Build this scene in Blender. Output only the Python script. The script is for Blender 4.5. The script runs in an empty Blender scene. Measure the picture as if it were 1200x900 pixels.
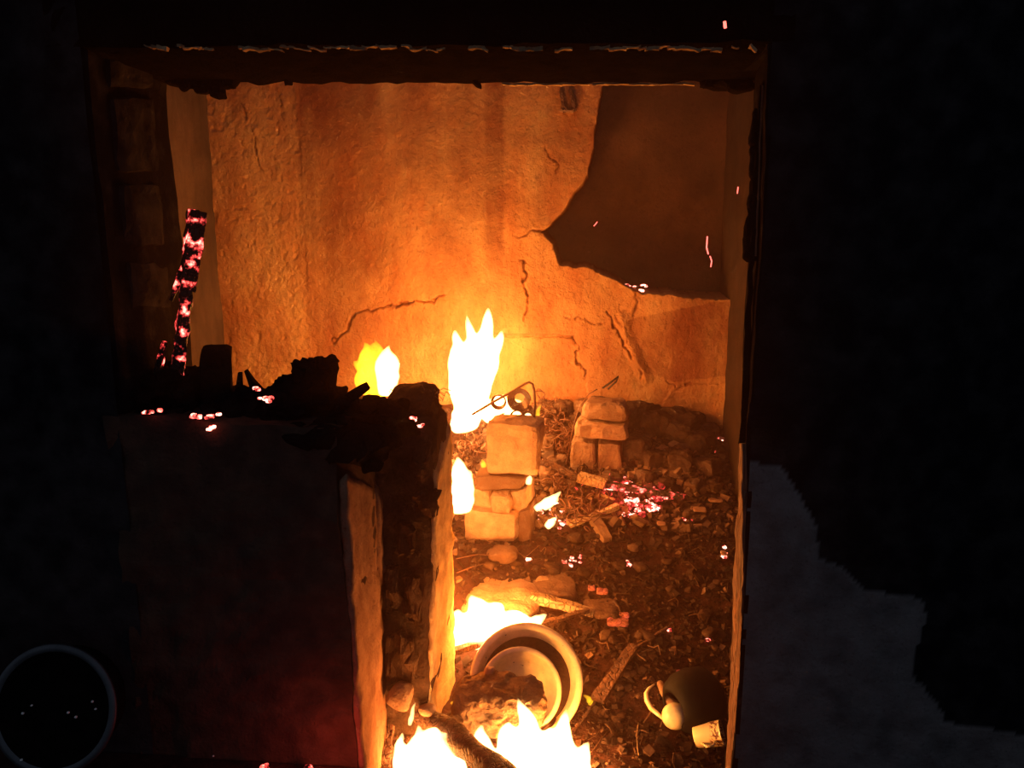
import bpy, bmesh, math, random
import numpy as np
from mathutils import Vector, Matrix, noise
random.seed(7); np.random.seed(7)
SC = bpy.context.scene
COL = SC.collection
# ------------------------------------------------------------------ camera
CAM = Vector((0.0, 0.0, 1.70)); F = 950.0
YAW, PITCH, ROLL = math.radians(5.2), math.radians(12.0), math.radians(0.0)
cd = bpy.data.cameras.new('camera'); cam = bpy.data.objects.new('camera', cd); COL.objects.link(cam)
cam.location = CAM
RM = Matrix.Rotation(YAW, 3, 'Z') @ Matrix.Rotation(math.pi/2 - PITCH, 3, 'X') @ Matrix.Rotation(ROLL, 3, 'Z')
cam.rotation_euler = RM.to_euler()
cd.sensor_width = 36.0; cd.lens = F/1200*36.0; cd.clip_start = 0.05; cd.clip_end = 60
SC.camera = cam
# ------------------------------------------------------------------ world, exposure
w = bpy.data.worlds.new('night'); SC.world = w; w.use_nodes = True
w.node_tree.nodes['Background'].inputs[0].default_value = (0.55, 0.72, 1.0, 1)
w.node_tree.nodes['Background'].inputs[1].default_value = 0.095
SC.view_settings.view_transform = 'Standard'; SC.view_settings.look = 'None'
SC.view_settings.gamma = 1.0; SC.view_settings.use_curve_mapping = False
SC.view_settings.exposure = 0.28
SC.cycles.use_denoising = True
SC.cycles.sample_clamp_indirect = 3.0
SC.cycles.max_bounces = 6; SC.cycles.volume_bounces = 0
FIRE = (1.0, 0.29, 0.03)
def fire_or_fill_light(loc, power, r=0.06, col=FIRE):
    l = bpy.data.lights.new('fire_or_fill_light', 'POINT'); l.energy = power; l.color = col; l.shadow_soft_size = r
    o = bpy.data.objects.new('fire_or_fill_light', l); o.location = loc; COL.objects.link(o); return o

# ------------------------------------------------------------------ pixel helpers
def ray(px, py):
    return RM @ Vector(((px-600)/F, (450-py)/F, -1.0))
def at(px, py, Y):
    d = ray(px, py); return CAM + d*((Y-CAM.y)/d.y)
BACK = 4.9
def hgt(x, y):
    """height of the ash and rubble that covers the floor"""
    t = float(np.interp(y, [3.5, 3.9, 4.25, 4.5, 4.8], [0, .05, .15, .27, .50]))/.5
    side = 0.50 - 0.17*min(max((x-0.25)/0.6, 0), 1)
    h = 0.01 + side*t + float(np.interp(y, [2.2, 2.9, 3.3, 3.75], [-.26, -.24, -.12, 0]))
    h += 0.08*math.exp(-((x-0.55)**2/0.06+(y-4.5)**2/0.06))
    h += 0.24*math.exp(-((x+0.62)**2/0.012+(y-3.50)**2/0.04))
    h += 0.035*noise.noise(Vector((x*4, y*4, 1.3))) + 0.02*noise.noise(Vector((x*11, y*11, 4.3)))
    return h
def fl(px, py, dz=0.0):
    d = ray(px, py); t = 1.2
    while t < 7:
        p = CAM + d*t
        if p.z <= hgt(p.x, p.y)+dz or p.y > BACK-0.05: break
        t += 0.01
    return Vector((p.x, p.y, hgt(p.x, p.y)+dz))
def mpp(p):
    """metres per pixel at a point"""
    return (RM.transposed() @ (p-CAM)).z/-F

# ------------------------------------------------------------------ object helpers
def tag(o, label=None, cat=None, group=None, kind=None):
    if label: o['label'] = label
    if cat: o['category'] = cat
    if group: o['group'] = group
    if kind: o['kind'] = kind
    return o
def empty(name, loc, label, cat, group=None):
    o = bpy.data.objects.new(name, None); COL.objects.link(o); o.location = loc; o.empty_display_size = .05
    return tag(o, label, cat, group)
class MB:
    def __init__(s): s.v = []; s.f = []; s.c = []
    def add(s, vs, fs, tint=0.5):
        n = len(s.v); s.v += [tuple(p) for p in vs]
        s.f += [tuple(i+n for i in f) for f in fs]; s.c += [tint]*len(vs)
        return s
    def build(s, name, mat, parent=None, smooth=False):
        me = bpy.data.meshes.new(name); me.from_pydata(s.v, [], s.f); me.update()
        a = me.attributes.new('tint', 'FLOAT', 'POINT'); a.data.foreach_set('value', np.array(s.c, dtype=np.float32))
        if smooth: me.polygons.foreach_set('use_smooth', [True]*len(me.polygons))
        me.materials.append(mat)
        o = bpy.data.objects.new(name, me); COL.objects.link(o)
        if parent is not None:
            o.parent = parent; o.matrix_parent_inverse = Matrix.Translation(parent.location).inverted()
        else:                                   # origin at the base of the thing
            P = np.array(s.v); c = Vector(((P[:,0].min()+P[:,0].max())/2, (P[:,1].min()+P[:,1].max())/2, P[:,2].min()))
            me.transform(Matrix.Translation(-c)); o.location = c
        return o
def tri_map(c8):
    """c8: near-bottom-left, nbr, ntr, ntl, far-bl, fbr, ftr, ftl"""
    c = [Vector(p) for p in c8]
    def m(u, v, w):     # u left-right, v bottom-top, w near-far, all in -1..1
        a, b, d = (u+1)/2, (v+1)/2, (w+1)/2
        n = (c[0]*(1-a)+c[1]*a)*(1-b)+(c[3]*(1-a)+c[2]*a)*b
        f = (c[4]*(1-a)+c[5]*a)*(1-b)+(c[7]*(1-a)+c[6]*a)*b
        return n*(1-d)+f*d
    return m
def box_map(c, size, R=None):
    R = R or Matrix.Identity(3); c = Vector(c)
    return lambda u, v, w: c + R @ Vector((u*size[0]/2, w*size[1]/2, v*size[2]/2))
def hexa(mp, n=(4,4,4), amp=0.0, freq=6.0, p=None, seed=0.0, taper=None):
    """rough block: a subdivided box mapped by mp, rounded by exponent p and roughened by noise"""
    nx, ny, nz = n; vs = []; idx = {}; fs = []
    def V(i, j, k):
        if (i,j,k) in idx: return idx[(i,j,k)]
        u, v, w_ = 2*i/nx-1, 2*j/ny-1, 2*k/nz-1
        if p:
            m = max(abs(u), abs(v), abs(w_)); l = (abs(u)**p+abs(v)**p+abs(w_)**p)**(1/p)
            s = m/l if l else 1; u, v, w_ = u*s, v*s, w_*s
        q = mp(u, v, w_)
        if amp:
            off = Vector((seed, seed*1.7, -seed))
            q = q + noise.noise_vector(q*freq+off)*amp + noise.noise_vector(q*freq*2.7+off)*amp*0.45
        idx[(i,j,k)] = len(vs); vs.append(q); return idx[(i,j,k)]
    for i in range(nx):
        for j in range(ny):
            fs.append((V(i,j,0), V(i+1,j,0), V(i+1,j+1,0), V(i,j+1,0)))
            fs.append((V(i,j,nz), V(i,j+1,nz), V(i+1,j+1,nz), V(i+1,j,nz)))
    for i in range(nx):
        for k in range(nz):
            fs.append((V(i,0,k), V(i,0,k+1), V(i+1,0,k+1), V(i+1,0,k)))
            fs.append((V(i,ny,k), V(i+1,ny,k), V(i+1,ny,k+1), V(i,ny,k+1)))
    for j in range(ny):
        for k in range(nz):
            fs.append((V(0,j,k), V(0,j+1,k), V(0,j+1,k+1), V(0,j,k+1)))
            fs.append((V(nx,j,k), V(nx,j,k+1), V(nx,j+1,k+1), V(nx,j+1,k)))
    return vs, fs
def tube(pts, r, sides=6, closed=False):
    pts = [Vector(p) for p in pts]; vs = []; fs = []; N = len(pts)
    rr = r if hasattr(r, '__len__') else [r]*N
    up = Vector((0.3, 0.2, 1)).normalized()
    for i, q in enumerate(pts):
        a = pts[(i-1) % N] if closed or i else q; b = pts[(i+1) % N] if closed or i < N-1 else q
        d = (b-a)
        d = d.normalized() if d.length > 1e-9 else Vector((0,0,1))
        x = d.cross(up)
        if x.length < 1e-3: x = d.cross(Vector((1,0,0)))
        x.normalize(); y = d.cross(x)
        for k in range(sides):
            t = 2*math.pi*k/sides; vs.append(q + x*math.cos(t)*rr[i] + y*math.sin(t)*rr[i])
    for i in range(N if closed else N-1):
        for k in range(sides):
            a, b = i*sides+k, i*sides+(k+1) % sides
            c, d = ((i+1) % N)*sides+(k+1) % sides, ((i+1) % N)*sides+k
            fs.append((a, b, c, d))
    if not closed:
        fs.append(tuple(reversed(range(sides)))); fs.append(tuple((N-1)*sides+k for k in range(sides)))
    return vs, fs
def ring(c, r, R, n=20, sq=1.0):
    return [Vector(c)+R @ Vector((r*math.cos(2*math.pi*k/n), r*sq*math.sin(2*math.pi*k/n), 0)) for k in range(n)]
def lathe(prof, M, n=48, a0=0.0, a1=2*math.pi):
    vs = []; fs = []; N = len(prof); full = abs(a1-a0-2*math.pi) < 1e-6; m = n if full else n+1
    for k in range(m):
        t = a0+(a1-a0)*k/n
        for r, z in prof: vs.append(M @ Vector((r*math.cos(t), r*math.sin(t), z)))
    for k in range(n):
        k2 = (k+1) % m
        for j in range(N-1): fs.append((k*N+j, k2*N+j, k2*N+j+1, k*N+j+1))
    return vs, fs
def basis(d, up=(0,0,1)):
    """3x3 with X along d"""
    x = Vector(d).normalized(); z = Vector(up); y = z.cross(x)
    if y.length < 1e-3: y = Vector((0,1,0)).cross(x)
    y.normalize(); z = x.cross(y)
    return Matrix((x, y, z)).transposed()
def beam_map(p0, p1, wd, th, t0=1.0, t1=1.0, bow=0.0, up=(0,0,1)):
    p0, p1 = Vector(p0), Vector(p1); B = basis(p1-p0, up)
    L = (p1-p0).length
    def m(u, v, w_):
        s = (u+1)/2; k = t0+(t1-t0)*s
        return p0 + B @ Vector((L*s, w_*wd/2*k, v*th/2*k + bow*math.sin(math.pi*s)))
    return m

# ------------------------------------------------------------------ materials
def mat_new(name):
    m = bpy.data.materials.new(name); m.use_nodes = True; nt = m.node_tree; nt.nodes.clear()
    out = nt.nodes.new('ShaderNodeOutputMaterial'); return m, nt, out
def node(nt, t, **kw):
    n = nt.nodes.new(t)
    for k, v in kw.items():
        if k in n.inputs: n.inputs[k].default_value = v
        else: setattr(n, k, v)
    return n
def ramp(nt, fac, stops):
    r = nt.nodes.new('ShaderNodeValToRGB'); e = r.color_ramp.elements
    e[0].position, e[0].color = stops[0][0], (*stops[0][1], 1); e[1].position, e[1].color = stops[-1][0], (*stops[-1][1], 1)
    for p_, c_ in stops[1:-1]:
        x = e.new(p_); x.color = (*c_, 1)
    nt.links.new(fac, r.inputs[0]); return r.outputs[0]
def mix(nt, a, b, fac, mode='MIX'):
    m = nt.nodes.new('ShaderNodeMix'); m.data_type = 'RGBA'; m.blend_type = mode
    for s, val in ((6, a), (7, b), (0, fac)):
        if hasattr(val, 'type') and hasattr(val, 'node'): nt.links.new(val, m.inputs[s])
        else: m.inputs[s].default_value = (*val, 1) if s in (6, 7) else val
    return m.outputs[2]
def earth(name, lo, hi, scale=9.0, soot=(0.02, 0.016, 0.014), use_tint=True, bump=0.5, bscale=60.0, rough=0.95, pits=True, stretch=(1,1,1)):
    """mud, plaster, ash: two tones by noise; attribute tint runs 0 (soot, painted shade) .. 1 (clean, painted light)"""
    m, nt, out = mat_new(name)
    tc = node(nt, 'ShaderNodeNewGeometry')
    mp = node(nt, 'ShaderNodeMapping'); mp.inputs['Scale'].default_value = stretch
    nt.links.new(tc.outputs['Position'], mp.inputs[0]); P = mp.outputs[0]
    n1 = node(nt, 'ShaderNodeTexNoise', Scale=scale, Detail=8.0, Roughness=0.62); nt.links.new(P, n1.inputs['Vector'])
    c = ramp(nt, n1.outputs[0], [(0.32, lo), (0.68, hi)])
    n3 = node(nt, 'ShaderNodeTexNoise', Scale=scale*9, Detail=5.0, Roughness=0.7); nt.links.new(P, n3.inputs['Vector'])
    sp = ramp(nt, n3.outputs[0], [(0.30, (.35,.3,.27)), (0.44, (1,1,1))])
    c = mix(nt, c, sp, 0.6, 'MULTIPLY')
    if use_tint:
        at_ = node(nt, 'ShaderNodeAttribute', attribute_name='tint')
        n4 = node(nt, 'ShaderNodeTexNoise', Scale=14.0, Detail=6.0); nt.links.new(P, n4.inputs['Vector'])
        ma = node(nt, 'ShaderNodeMath', operation='MULTIPLY_ADD'); nt.links.new(n4.outputs[0], ma.inputs[0]); ma.inputs[1].default_value = 0.34
        nt.links.new(at_.outputs['Fac'], ma.inputs[2])
        sb = node(nt, 'ShaderNodeMath', operation='SUBTRACT', use_clamp=True); nt.links.new(ma.outputs[0], sb.inputs[0]); sb.inputs[1].default_value = 0.17
        c = mix(nt, soot, c, sb.outputs[0])
    b = node(nt, 'ShaderNodeBsdfPrincipled', Roughness=rough); b.inputs['Specular IOR Level'].default_value = 0.0
    nt.links.new(c, b.inputs['Base Color'])
    n2 = node(nt, 'ShaderNodeTexNoise', Scale=bscale, Detail=8.0, Roughness=0.7); nt.links.new(tc.outputs['Position'], n2.inputs['Vector'])
    bp = node(nt, 'ShaderNodeBump', Strength=bump, Distance=0.012); nt.links.new(n2.outputs[0], bp.inputs['Height'])
    if pits:
        vo = node(nt, 'ShaderNodeTexVoronoi', Scale=45.0); nt.links.new(tc.outputs['Position'], vo.inputs['Vector'])
        r2 = node(nt, 'ShaderNodeMapRange'); r2.inputs['From Max'].default_value = 0.35; nt.links.new(vo.outputs[0], r2.inputs[0])
        b2 = node(nt, 'ShaderNodeBump', Strength=bump*0.5, Distance=0.005); nt.links.new(r2.outputs[0], b2.inputs['Height']); nt.links.new(bp.outputs[0], b2.inputs['Normal'])
        nt.links.new(b2.outputs[0], b.inputs['Normal'])
    else: nt.links.new(bp.outputs[0], b.inputs['Normal'])
    nt.links.new(b.outputs[0], out.inputs[0]); return m
def char(name, base=(0.016,0.012,0.011), hot=None, lo=0.6, hi=0.68, strength=6.0, scale=30.0, stretch=(1,1,1), rough=0.7, hotcol=(1,0.10,0.07), tan=None):
    """charred wood: cracked blocks; where hot, glowing coals and red light painted on clay"""
    m, nt, out = mat_new(name)
    g = node(nt, 'ShaderNodeNewGeometry'); mp = node(nt, 'ShaderNodeMapping'); mp.inputs['Scale'].default_value = stretch
    nt.links.new(g.outputs['Position'], mp.inputs[0]); P = mp.outputs[0]
    n1 = node(nt, 'ShaderNodeTexNoise', Scale=scale, Detail=6.0, Roughness=0.65); nt.links.new(P, n1.inputs['Vector'])
    c = ramp(nt, n1.outputs[0], [(0.35, base), (0.75, tan or tuple(x*3.2 for x in base))])
    b = node(nt, 'ShaderNodeBsdfPrincipled', Roughness=rough); nt.links.new(c, b.inputs['Base Color']); b.inputs['Specular IOR Level'].default_value = 0.25
    vo = node(nt, 'ShaderNodeTexVoronoi', Scale=scale*1.6, feature='DISTANCE_TO_EDGE'); nt.links.new(P, vo.inputs['Vector'])
    r2 = node(nt, 'ShaderNodeMapRange'); r2.inputs['From Max'].default_value = 0.12; nt.links.new(vo.outputs[0], r2.inputs[0])
    bp = node(nt, 'ShaderNodeBump', Strength=0.8, Distance=0.01); nt.links.new(r2.outputs[0], bp.inputs['Height'])
    nt.links.new(bp.outputs[0], b.inputs['Normal'])
    if hot:
        n2 = node(nt, 'ShaderNodeTexNoise', Scale=hot, Detail=5.0, Roughness=0.6); nt.links.new(P, n2.inputs['Vector'])
        e = ramp(nt, n2.outputs[0], [(lo, (0,0,0)), ((lo+hi)/2, (hotcol[0]*.22, hotcol[1]*.12, hotcol[2]*.15)), (hi, hotcol), (min(hi+0.07,1), (1,.42,.30))])
        nt.links.new(e, b.inputs['Emission Color']); b.inputs['Emission Strength'].default_value = strength
    nt.links.new(b.outputs[0], out.inputs[0]); return m
def simple(name, col, rough=0.4, metal=0.0, spots=None, bump=0.0):
    m, nt, out = mat_new(name)
    b = node(nt, 'ShaderNodeBsdfPrincipled', Roughness=rough, Metallic=metal)
    b.inputs['Specular IOR Level'].default_value = .5 if rough < .6 else .12
    g = node(nt, 'ShaderNodeNewGeometry')
    n1 = node(nt, 'ShaderNodeTexNoise', Scale=18.0, Detail=6.0, Roughness=0.6); nt.links.new(g.outputs['Position'], n1.inputs['Vector'])
    c = ramp(nt, n1.outputs[0], [(0.3, tuple(x*.72 for x in col)), (0.6, col)])
    if spots:
        n2 = node(nt, 'ShaderNodeTexNoise', Scale=spots, Detail=3.0); nt.links.new(g.outputs['Position'], n2.inputs['Vector'])
        k = ramp(nt, n2.outputs[0], [(0.71, (0,0,0)), (0.73, (1,1,1))])
        c = mix(nt, c, (.05,.03,.02), k)
    nt.links.new(c, b.inputs['Base Color'])
    if bump:
        bp = node(nt, 'ShaderNodeBump', Strength=bump, Distance=0.003); nt.links.new(n1.outputs[0], bp.inputs['Height']); nt.links.new(bp.outputs[0], b.inputs['Normal'])
    nt.links.new(b.outputs[0], out.inputs[0]); return m
def flame_mat(name, col, dens):
    m, nt, out = mat_new(name)
    e = node(nt, 'ShaderNodeEmission', Strength=dens); e.inputs[0].default_value = (*col, 1)
    nt.links.new(e.outputs[0], out.inputs['Volume'])
    try: m.cycles.homogeneous_volume = True
    except Exception: pass
    return m

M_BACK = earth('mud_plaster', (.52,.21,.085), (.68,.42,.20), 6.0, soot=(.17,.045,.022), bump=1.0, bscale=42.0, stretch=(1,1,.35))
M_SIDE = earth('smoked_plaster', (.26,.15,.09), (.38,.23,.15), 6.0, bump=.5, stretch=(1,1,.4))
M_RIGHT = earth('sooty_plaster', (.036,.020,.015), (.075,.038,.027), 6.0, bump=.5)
M_OUT = earth('outer_plaster', (.15,.12,.11), (.22,.18,.17), 12.0, soot=(.009,.007,.008), bump=.6)
M_MUDEND = earth('broken_mud', (.22,.10,.06), (.34,.17,.10), 14.0, soot=(.035,.02,.016), bump=.9)
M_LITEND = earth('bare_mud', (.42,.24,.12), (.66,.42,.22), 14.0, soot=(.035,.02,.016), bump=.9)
M_SOOT = earth('soot_crust', (.006,.004,.004), (.017,.011,.009), 16.0, use_tint=False, bump=.9)
M_LINTEL = earth('lintel_soot', (.0025,.0018,.0016), (.008,.005,.004), 16.0, use_tint=False, bump=.9)
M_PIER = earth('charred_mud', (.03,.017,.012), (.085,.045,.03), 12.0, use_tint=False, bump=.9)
M_BRICK = earth('adobe_brick', (.36,.20,.13), (.54,.34,.23), 16.0, soot=(.09,.045,.03), bump=.7)
M_FLOOR = earth('ash_floor', (.026,.012,.010), (.075,.032,.024), 22.0, use_tint=False, bump=1.0, bscale=90)
M_CHIP = earth('debris', (.26,.13,.085), (.44,.26,.17), 25.0, soot=(.03,.018,.015), bump=.5, pits=False)
M_CHAR = char('charcoal')
M_CHARB = char('charred_timber', base=(.05,.022,.015), tan=(.22,.10,.06), stretch=(1,1,1))
M_WOOD = char('bare_wood', base=(.28,.17,.10), tan=(.62,.42,.26), scale=24, rough=.8)
M_FRAME = char('scorched_frame_wood', base=(.05,.022,.014), tan=(.34,.16,.09), scale=16, stretch=(3,3,.25), rough=.85)
M_EMBER = char('glowing_embers', hot=40, lo=.38, hi=.50, strength=4.0)
M_EMBERPOST = char('glowing_timber', hot=30, lo=.53, hi=.63, strength=2.6, hotcol=(1,.09,.07))
M_EMBERFEW = char('half_dead_embers', base=(.03,.018,.014), hot=20, lo=.56, hi=.66, strength=3.0)
M_DULLRED = char('dull_red_embers', base=(.04,.012,.010), hot=34, lo=.36, hi=.60, strength=1.6, hotcol=(1,.06,.05))
M_REDLIT = char('painted_red_lit_clay', base=(.20,.07,.05), hot=20, lo=.40, hi=.75, strength=.55, hotcol=(1,.16,.11))  # clay chips only lit red; that light is painted on as emission
M_ENAMEL = simple('cream_enamel', (.92,.76,.48), .22, spots=70)
M_BLACKPOT = simple('black_enamel', (.004,.003,.003), .65)
M_WIRE = simple('burnt_wire', (.16,.06,.035), .55, .3)
M_DARKMETAL = simple('dull_zinc', (.10,.095,.10), .5, .6)
M_FLAME = flame_mat('flame_core', (1.0,.62,.22), 130.0)
M_FLAMEY = flame_mat('flame_yellow', (1.0,.52,.015), 48.0)
M_SPARK, nt_, out_ = mat_new('spark')
e_ = node(nt_, 'ShaderNodeEmission', Strength=3.0); e_.inputs[0].default_value = (1,.12,.09,1); nt_.links.new(e_.outputs[0], out_.inputs[0])
M_PALE, nt_, out_ = mat_new('pale_speck'); b_ = node(nt_, 'ShaderNodeBsdfPrincipled', Roughness=.8); b_.inputs[0].default_value = (.8,.75,.7,1); nt_.links.new(b_.outputs[0], out_.inputs[0])

# ------------------------------------------------------------------ relief sheets (walls modelled as dense, uneven grids)
def inpoly(X, Z, poly):
    ins = np.zeros(X.shape, bool); n = len(poly)
    for i in range(n):
        x1, z1 = poly[i]; x2, z2 = poly[(i+1) % n]
        c = ((z1 > Z) != (z2 > Z)); d = (z2-z1) if z2 != z1 else 1e-9
        ins ^= c & (X < (x2-x1)*(Z-z1)/d+x1)
    return ins
def dist_line(X, Z, pts):
    D = np.full(X.shape, 1e9)
    for (x1, z1), (x2, z2) in zip(pts[:-1], pts[1:]):
        dx, dz = x2-x1, z2-z1; L = dx*dx+dz*dz+1e-12
        t = np.clip(((X-x1)*dx+(Z-z1)*dz)/L, 0, 1)
        D = np.minimum(D, np.hypot(X-x1-t*dx, Z-z1-t*dz))
    return D
def vnoise(X, Z, freq, seed):
    rs = np.random.RandomState(seed); G = rs.rand(257, 257); a = X*freq+seed*1.37; b = Z*freq+seed*2.11
    i, j = np.floor(a).astype(int), np.floor(b).astype(int); u, v = a-i, b-j
    u = u*u*(3-2*u); v = v*v*(3-2*v); i %= 256; j %= 256
    return ((G[i,j]*(1-u)+G[i+1,j]*u)*(1-v)+(G[i,j+1]*(1-u)+G[i+1,j+1]*u)*v)*2-1
def fbm(X, Z, freq, seed, o=4):
    s = 0; a = 1.0
    for k in range(o): s = s+a*vnoise(X, Z, freq*2**k, seed+k); a *= .5
    return s/1.9
def sheet(name, P, tint, mat, parent=None, keep=None, drop=None):
    """P: (nx,nz,3) array of points"""
    nx, nz, _ = P.shape
    idx = np.arange(nx*nz).reshape(nx, nz)
    q = np.stack([idx[:-1,:-1], idx[1:,:-1], idx[1:,1:], idx[:-1,1:]], -1).reshape(-1, 4)
    if keep is not None:
        kq = (keep[:-1,:-1] & keep[1:,:-1] & keep[1:,1:] & keep[:-1,1:]).reshape(-1); q = q[kq]
    if drop is not None:
        kq = ~(drop[:-1,:-1] & drop[1:,:-1] & drop[1:,1:] & drop[:-1,1:]).reshape(-1); q = q[kq]
    me = bpy.data.meshes.new(name); V = P.reshape(-1, 3)
    me.vertices.add(len(V)); me.vertices.foreach_set('co', V.astype(np.float32).ravel())
    me.loops.add(q.size); me.loops.foreach_set('vertex_index', q.astype(np.int32).ravel())
    me.polygons.add(len(q)); me.polygons.foreach_set('loop_start', (np.arange(len(q))*4).astype(np.int32))
    me.update(calc_edges=True)
    a = me.attributes.new('tint', 'FLOAT', 'POINT'); a.data.foreach_set('value', tint.astype(np.float32).ravel())
    me.polygons.foreach_set('use_smooth', np.ones(len(q), bool)); me.materials.append(mat)
    o = bpy.data.objects.new(name, me); COL.objects.link(o)
    if parent is not None: o.parent = parent
    return o
def pxz(pts, Y): return [(at(a, b, Y).x, at(a, b, Y).z) for a, b in pts]

# ---- back wall: cracked mud plaster, with a broken-out opening at its upper right
XL, XR = -2.30, 0.86
xs = np.arange(XL, XR+.001, .0064); zs = np.arange(0.0, 2.95, .0064)
X, Z = np.meshgrid(xs, zs, indexing='ij')
off = -0.018*fbm(X, Z, 1.6, 3) - 0.006*fbm(X, Z, 9, 5) - 0.0035*fbm(X, Z, 34, 8, 3)
tint = 0.56 + .42*fbm(X*3.2, Z*.42, 1.7, 12) + .30*fbm(X, Z, 2.6, 16) + .14*fbm(X, Z, 9, 15)
wx = X+0.012*fbm(X, Z, 12, 21); wz = Z+0.012*fbm(X, Z, 12, 22)
def smooth(a, b, x): t = np.clip((x-a)/(b-a), 0, 1); return t*t*(3-2*t)
x355 = at(355, 300, BACK).x; x590 = at(590, 200, BACK).x; x575 = at(572, 200, BACK).x  # vertical shadow edges of pier and jamb, painted into the tint
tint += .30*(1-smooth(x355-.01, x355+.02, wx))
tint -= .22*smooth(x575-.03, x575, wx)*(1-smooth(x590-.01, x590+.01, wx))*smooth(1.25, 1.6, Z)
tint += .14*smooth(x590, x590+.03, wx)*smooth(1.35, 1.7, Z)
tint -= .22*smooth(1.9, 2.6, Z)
# coarse straw-and-clod plaster on the left third
left = 1-smooth(x355-.02, x355+.10, X)
off += (.013*left+.004)*np.clip(fbm(X, Z, 30, 31, 3)-.22, 0, 1) + .004*left*fbm(X, Z, 50, 33, 2)
cracks = [
 [(388,403),(402,388),(413,373),(425,365),(441,360),(460,356),(482,357),(505,351),(520,345)],
 [(613,308),(617,320),(612,333),(620,350),(617,365),(613,374)],
 [(610,275),(622,270),(637,271)], [(665,372),(680,375),(695,380),(712,380)], [(712,365),(717,380),(728,398),(740,418),(745,432),(752,440)],
 [(748,345),(750,360),(745,372)], [(722,370),(733,385),(737,403)], [(780,448),(795,455),(810,452)], [(672,395),(678,410),(676,425),(686,436),(688,447)],
 [(295,150),(300,165),(297,180),(303,200)], [(640,170),(648,185),(655,190),(650,205)], [(283,120),(290,140)], [(330,118),(328,150)]]
for k, c in enumerate(cracks):
    P2 = pxz(c, BACK); big = k in (0, 1, 4, 8)
    D = dist_line(wx+.030*fbm(X, Z, 20, 140+k, 3), wz+.034*fbm(X, Z, 20, 150+k, 3), P2)*(1+.9*fbm(X, Z, 12, 40+k)+.3)
    wdt = .0095 if big else .007
    m = np.clip(1-D/wdt, 0, 1); m = m*smooth(-.55, .0, fbm(X, Z, 9, 240+k, 2)); off += m*(.034 if big else .018); tint -= m*.6
# blocked-up rectangle behind the fire, set back a little from the plaster round it
blk = pxz([(560,393),(655,395),(674,394),(682,430),(690,466),(560,470)], BACK)
ib = inpoly(wx, wz, blk).astype(float); off += .022*ib; tint += .12*ib
off += np.clip(1-dist_line(wx, wz, pxz([(560,392),(672,395)], BACK))/.014, 0, 1)*.03
off -= np.clip(1-dist_line(wx, wz, pxz([(728,372),(737,402),(757,442)], BACK))/.05, 0, 1)*.02
lo_ = pxz([(790,452),(862,448),(862,640),(780,640),(765,490)], BACK); il = inpoly(wx, wz, lo_).astype(float); tint += .12*il; off -= .012*il
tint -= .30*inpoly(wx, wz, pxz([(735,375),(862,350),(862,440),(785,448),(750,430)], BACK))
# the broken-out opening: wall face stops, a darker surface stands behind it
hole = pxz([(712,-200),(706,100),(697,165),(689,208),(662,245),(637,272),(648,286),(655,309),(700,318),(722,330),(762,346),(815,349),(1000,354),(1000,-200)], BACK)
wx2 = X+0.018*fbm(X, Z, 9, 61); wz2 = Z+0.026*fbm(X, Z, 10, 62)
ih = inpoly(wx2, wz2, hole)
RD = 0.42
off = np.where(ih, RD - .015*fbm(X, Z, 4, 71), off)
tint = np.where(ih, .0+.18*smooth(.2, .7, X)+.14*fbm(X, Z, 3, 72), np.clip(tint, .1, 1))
P = np.stack([X, BACK+off, Z], -1)
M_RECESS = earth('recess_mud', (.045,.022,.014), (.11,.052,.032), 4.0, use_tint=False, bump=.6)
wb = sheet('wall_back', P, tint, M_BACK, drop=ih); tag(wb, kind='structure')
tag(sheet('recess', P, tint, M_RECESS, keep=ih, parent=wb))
WB = tint
# body behind the sheet so that it has thickness
b = MB(); b.add(*hexa(tri_map([(XL-.2,BACK+.50,0),(XR+.2,BACK+.50,0),(XR+.2,BACK+.50,3),(XL-.2,BACK+.50,3),(XL-.2,BACK+.7,0),(XR+.2,BACK+.7,0),(XR+.2,BACK+.7,3),(XL-.2,BACK+.7,3)]), (2,2,1)))
o = b.build('wall_backing', M_SIDE); o.name = 'wall_back_outer'; tag(o, kind='structure')
# ---- side walls
def side_sheet(name, xw, sgn, mat, tb, y0=2.62, y1=BACK+.5):
    ys = np.arange(y0, y1, .02); zz = np.arange(-.3, 2.95, .02); A, B = np.meshgrid(ys, zz, indexing='ij')
    o_ = .02*fbm(A, B, 1.8, 81)+.006*fbm(A, B, 12, 82)
    P = np.stack([xw+sgn*o_, A, B], -1); o = sheet(name, P, tb+.2*fbm(A, B, 2.5, 83), mat)
    tag(o, kind='structure'); return o
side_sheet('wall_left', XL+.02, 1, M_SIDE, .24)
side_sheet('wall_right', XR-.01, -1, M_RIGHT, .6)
b = MB()
b.add(*hexa(tri_map([(XL-.25,2.63,0),(XL-.03,2.63,0),(XL-.03,2.63,2.98),(XL-.25,2.63,2.98),(XL-.25,5.4,0),(XL-.03,5.4,0),(XL-.03,5.4,2.98),(XL-.25,5.4,2.98)]), (1,2,3)))
tag(b.build('wall_left_outer', M_OUT), kind='structure')
b = MB()
b.add(*hexa(tri_map([(XR+.05,2.63,0),(XR+.3,2.63,0),(XR+.3,2.63,2.98),(XR+.05,2.63,2.98),(XR+.05,5.4,0),(XR+.3,5.4,0),(XR+.3,5.4,2.98),(XR+.05,5.4,2.98)]), (1,2,3)))
tag(b.build('wall_right_outer', M_OUT), kind='structure')

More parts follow.
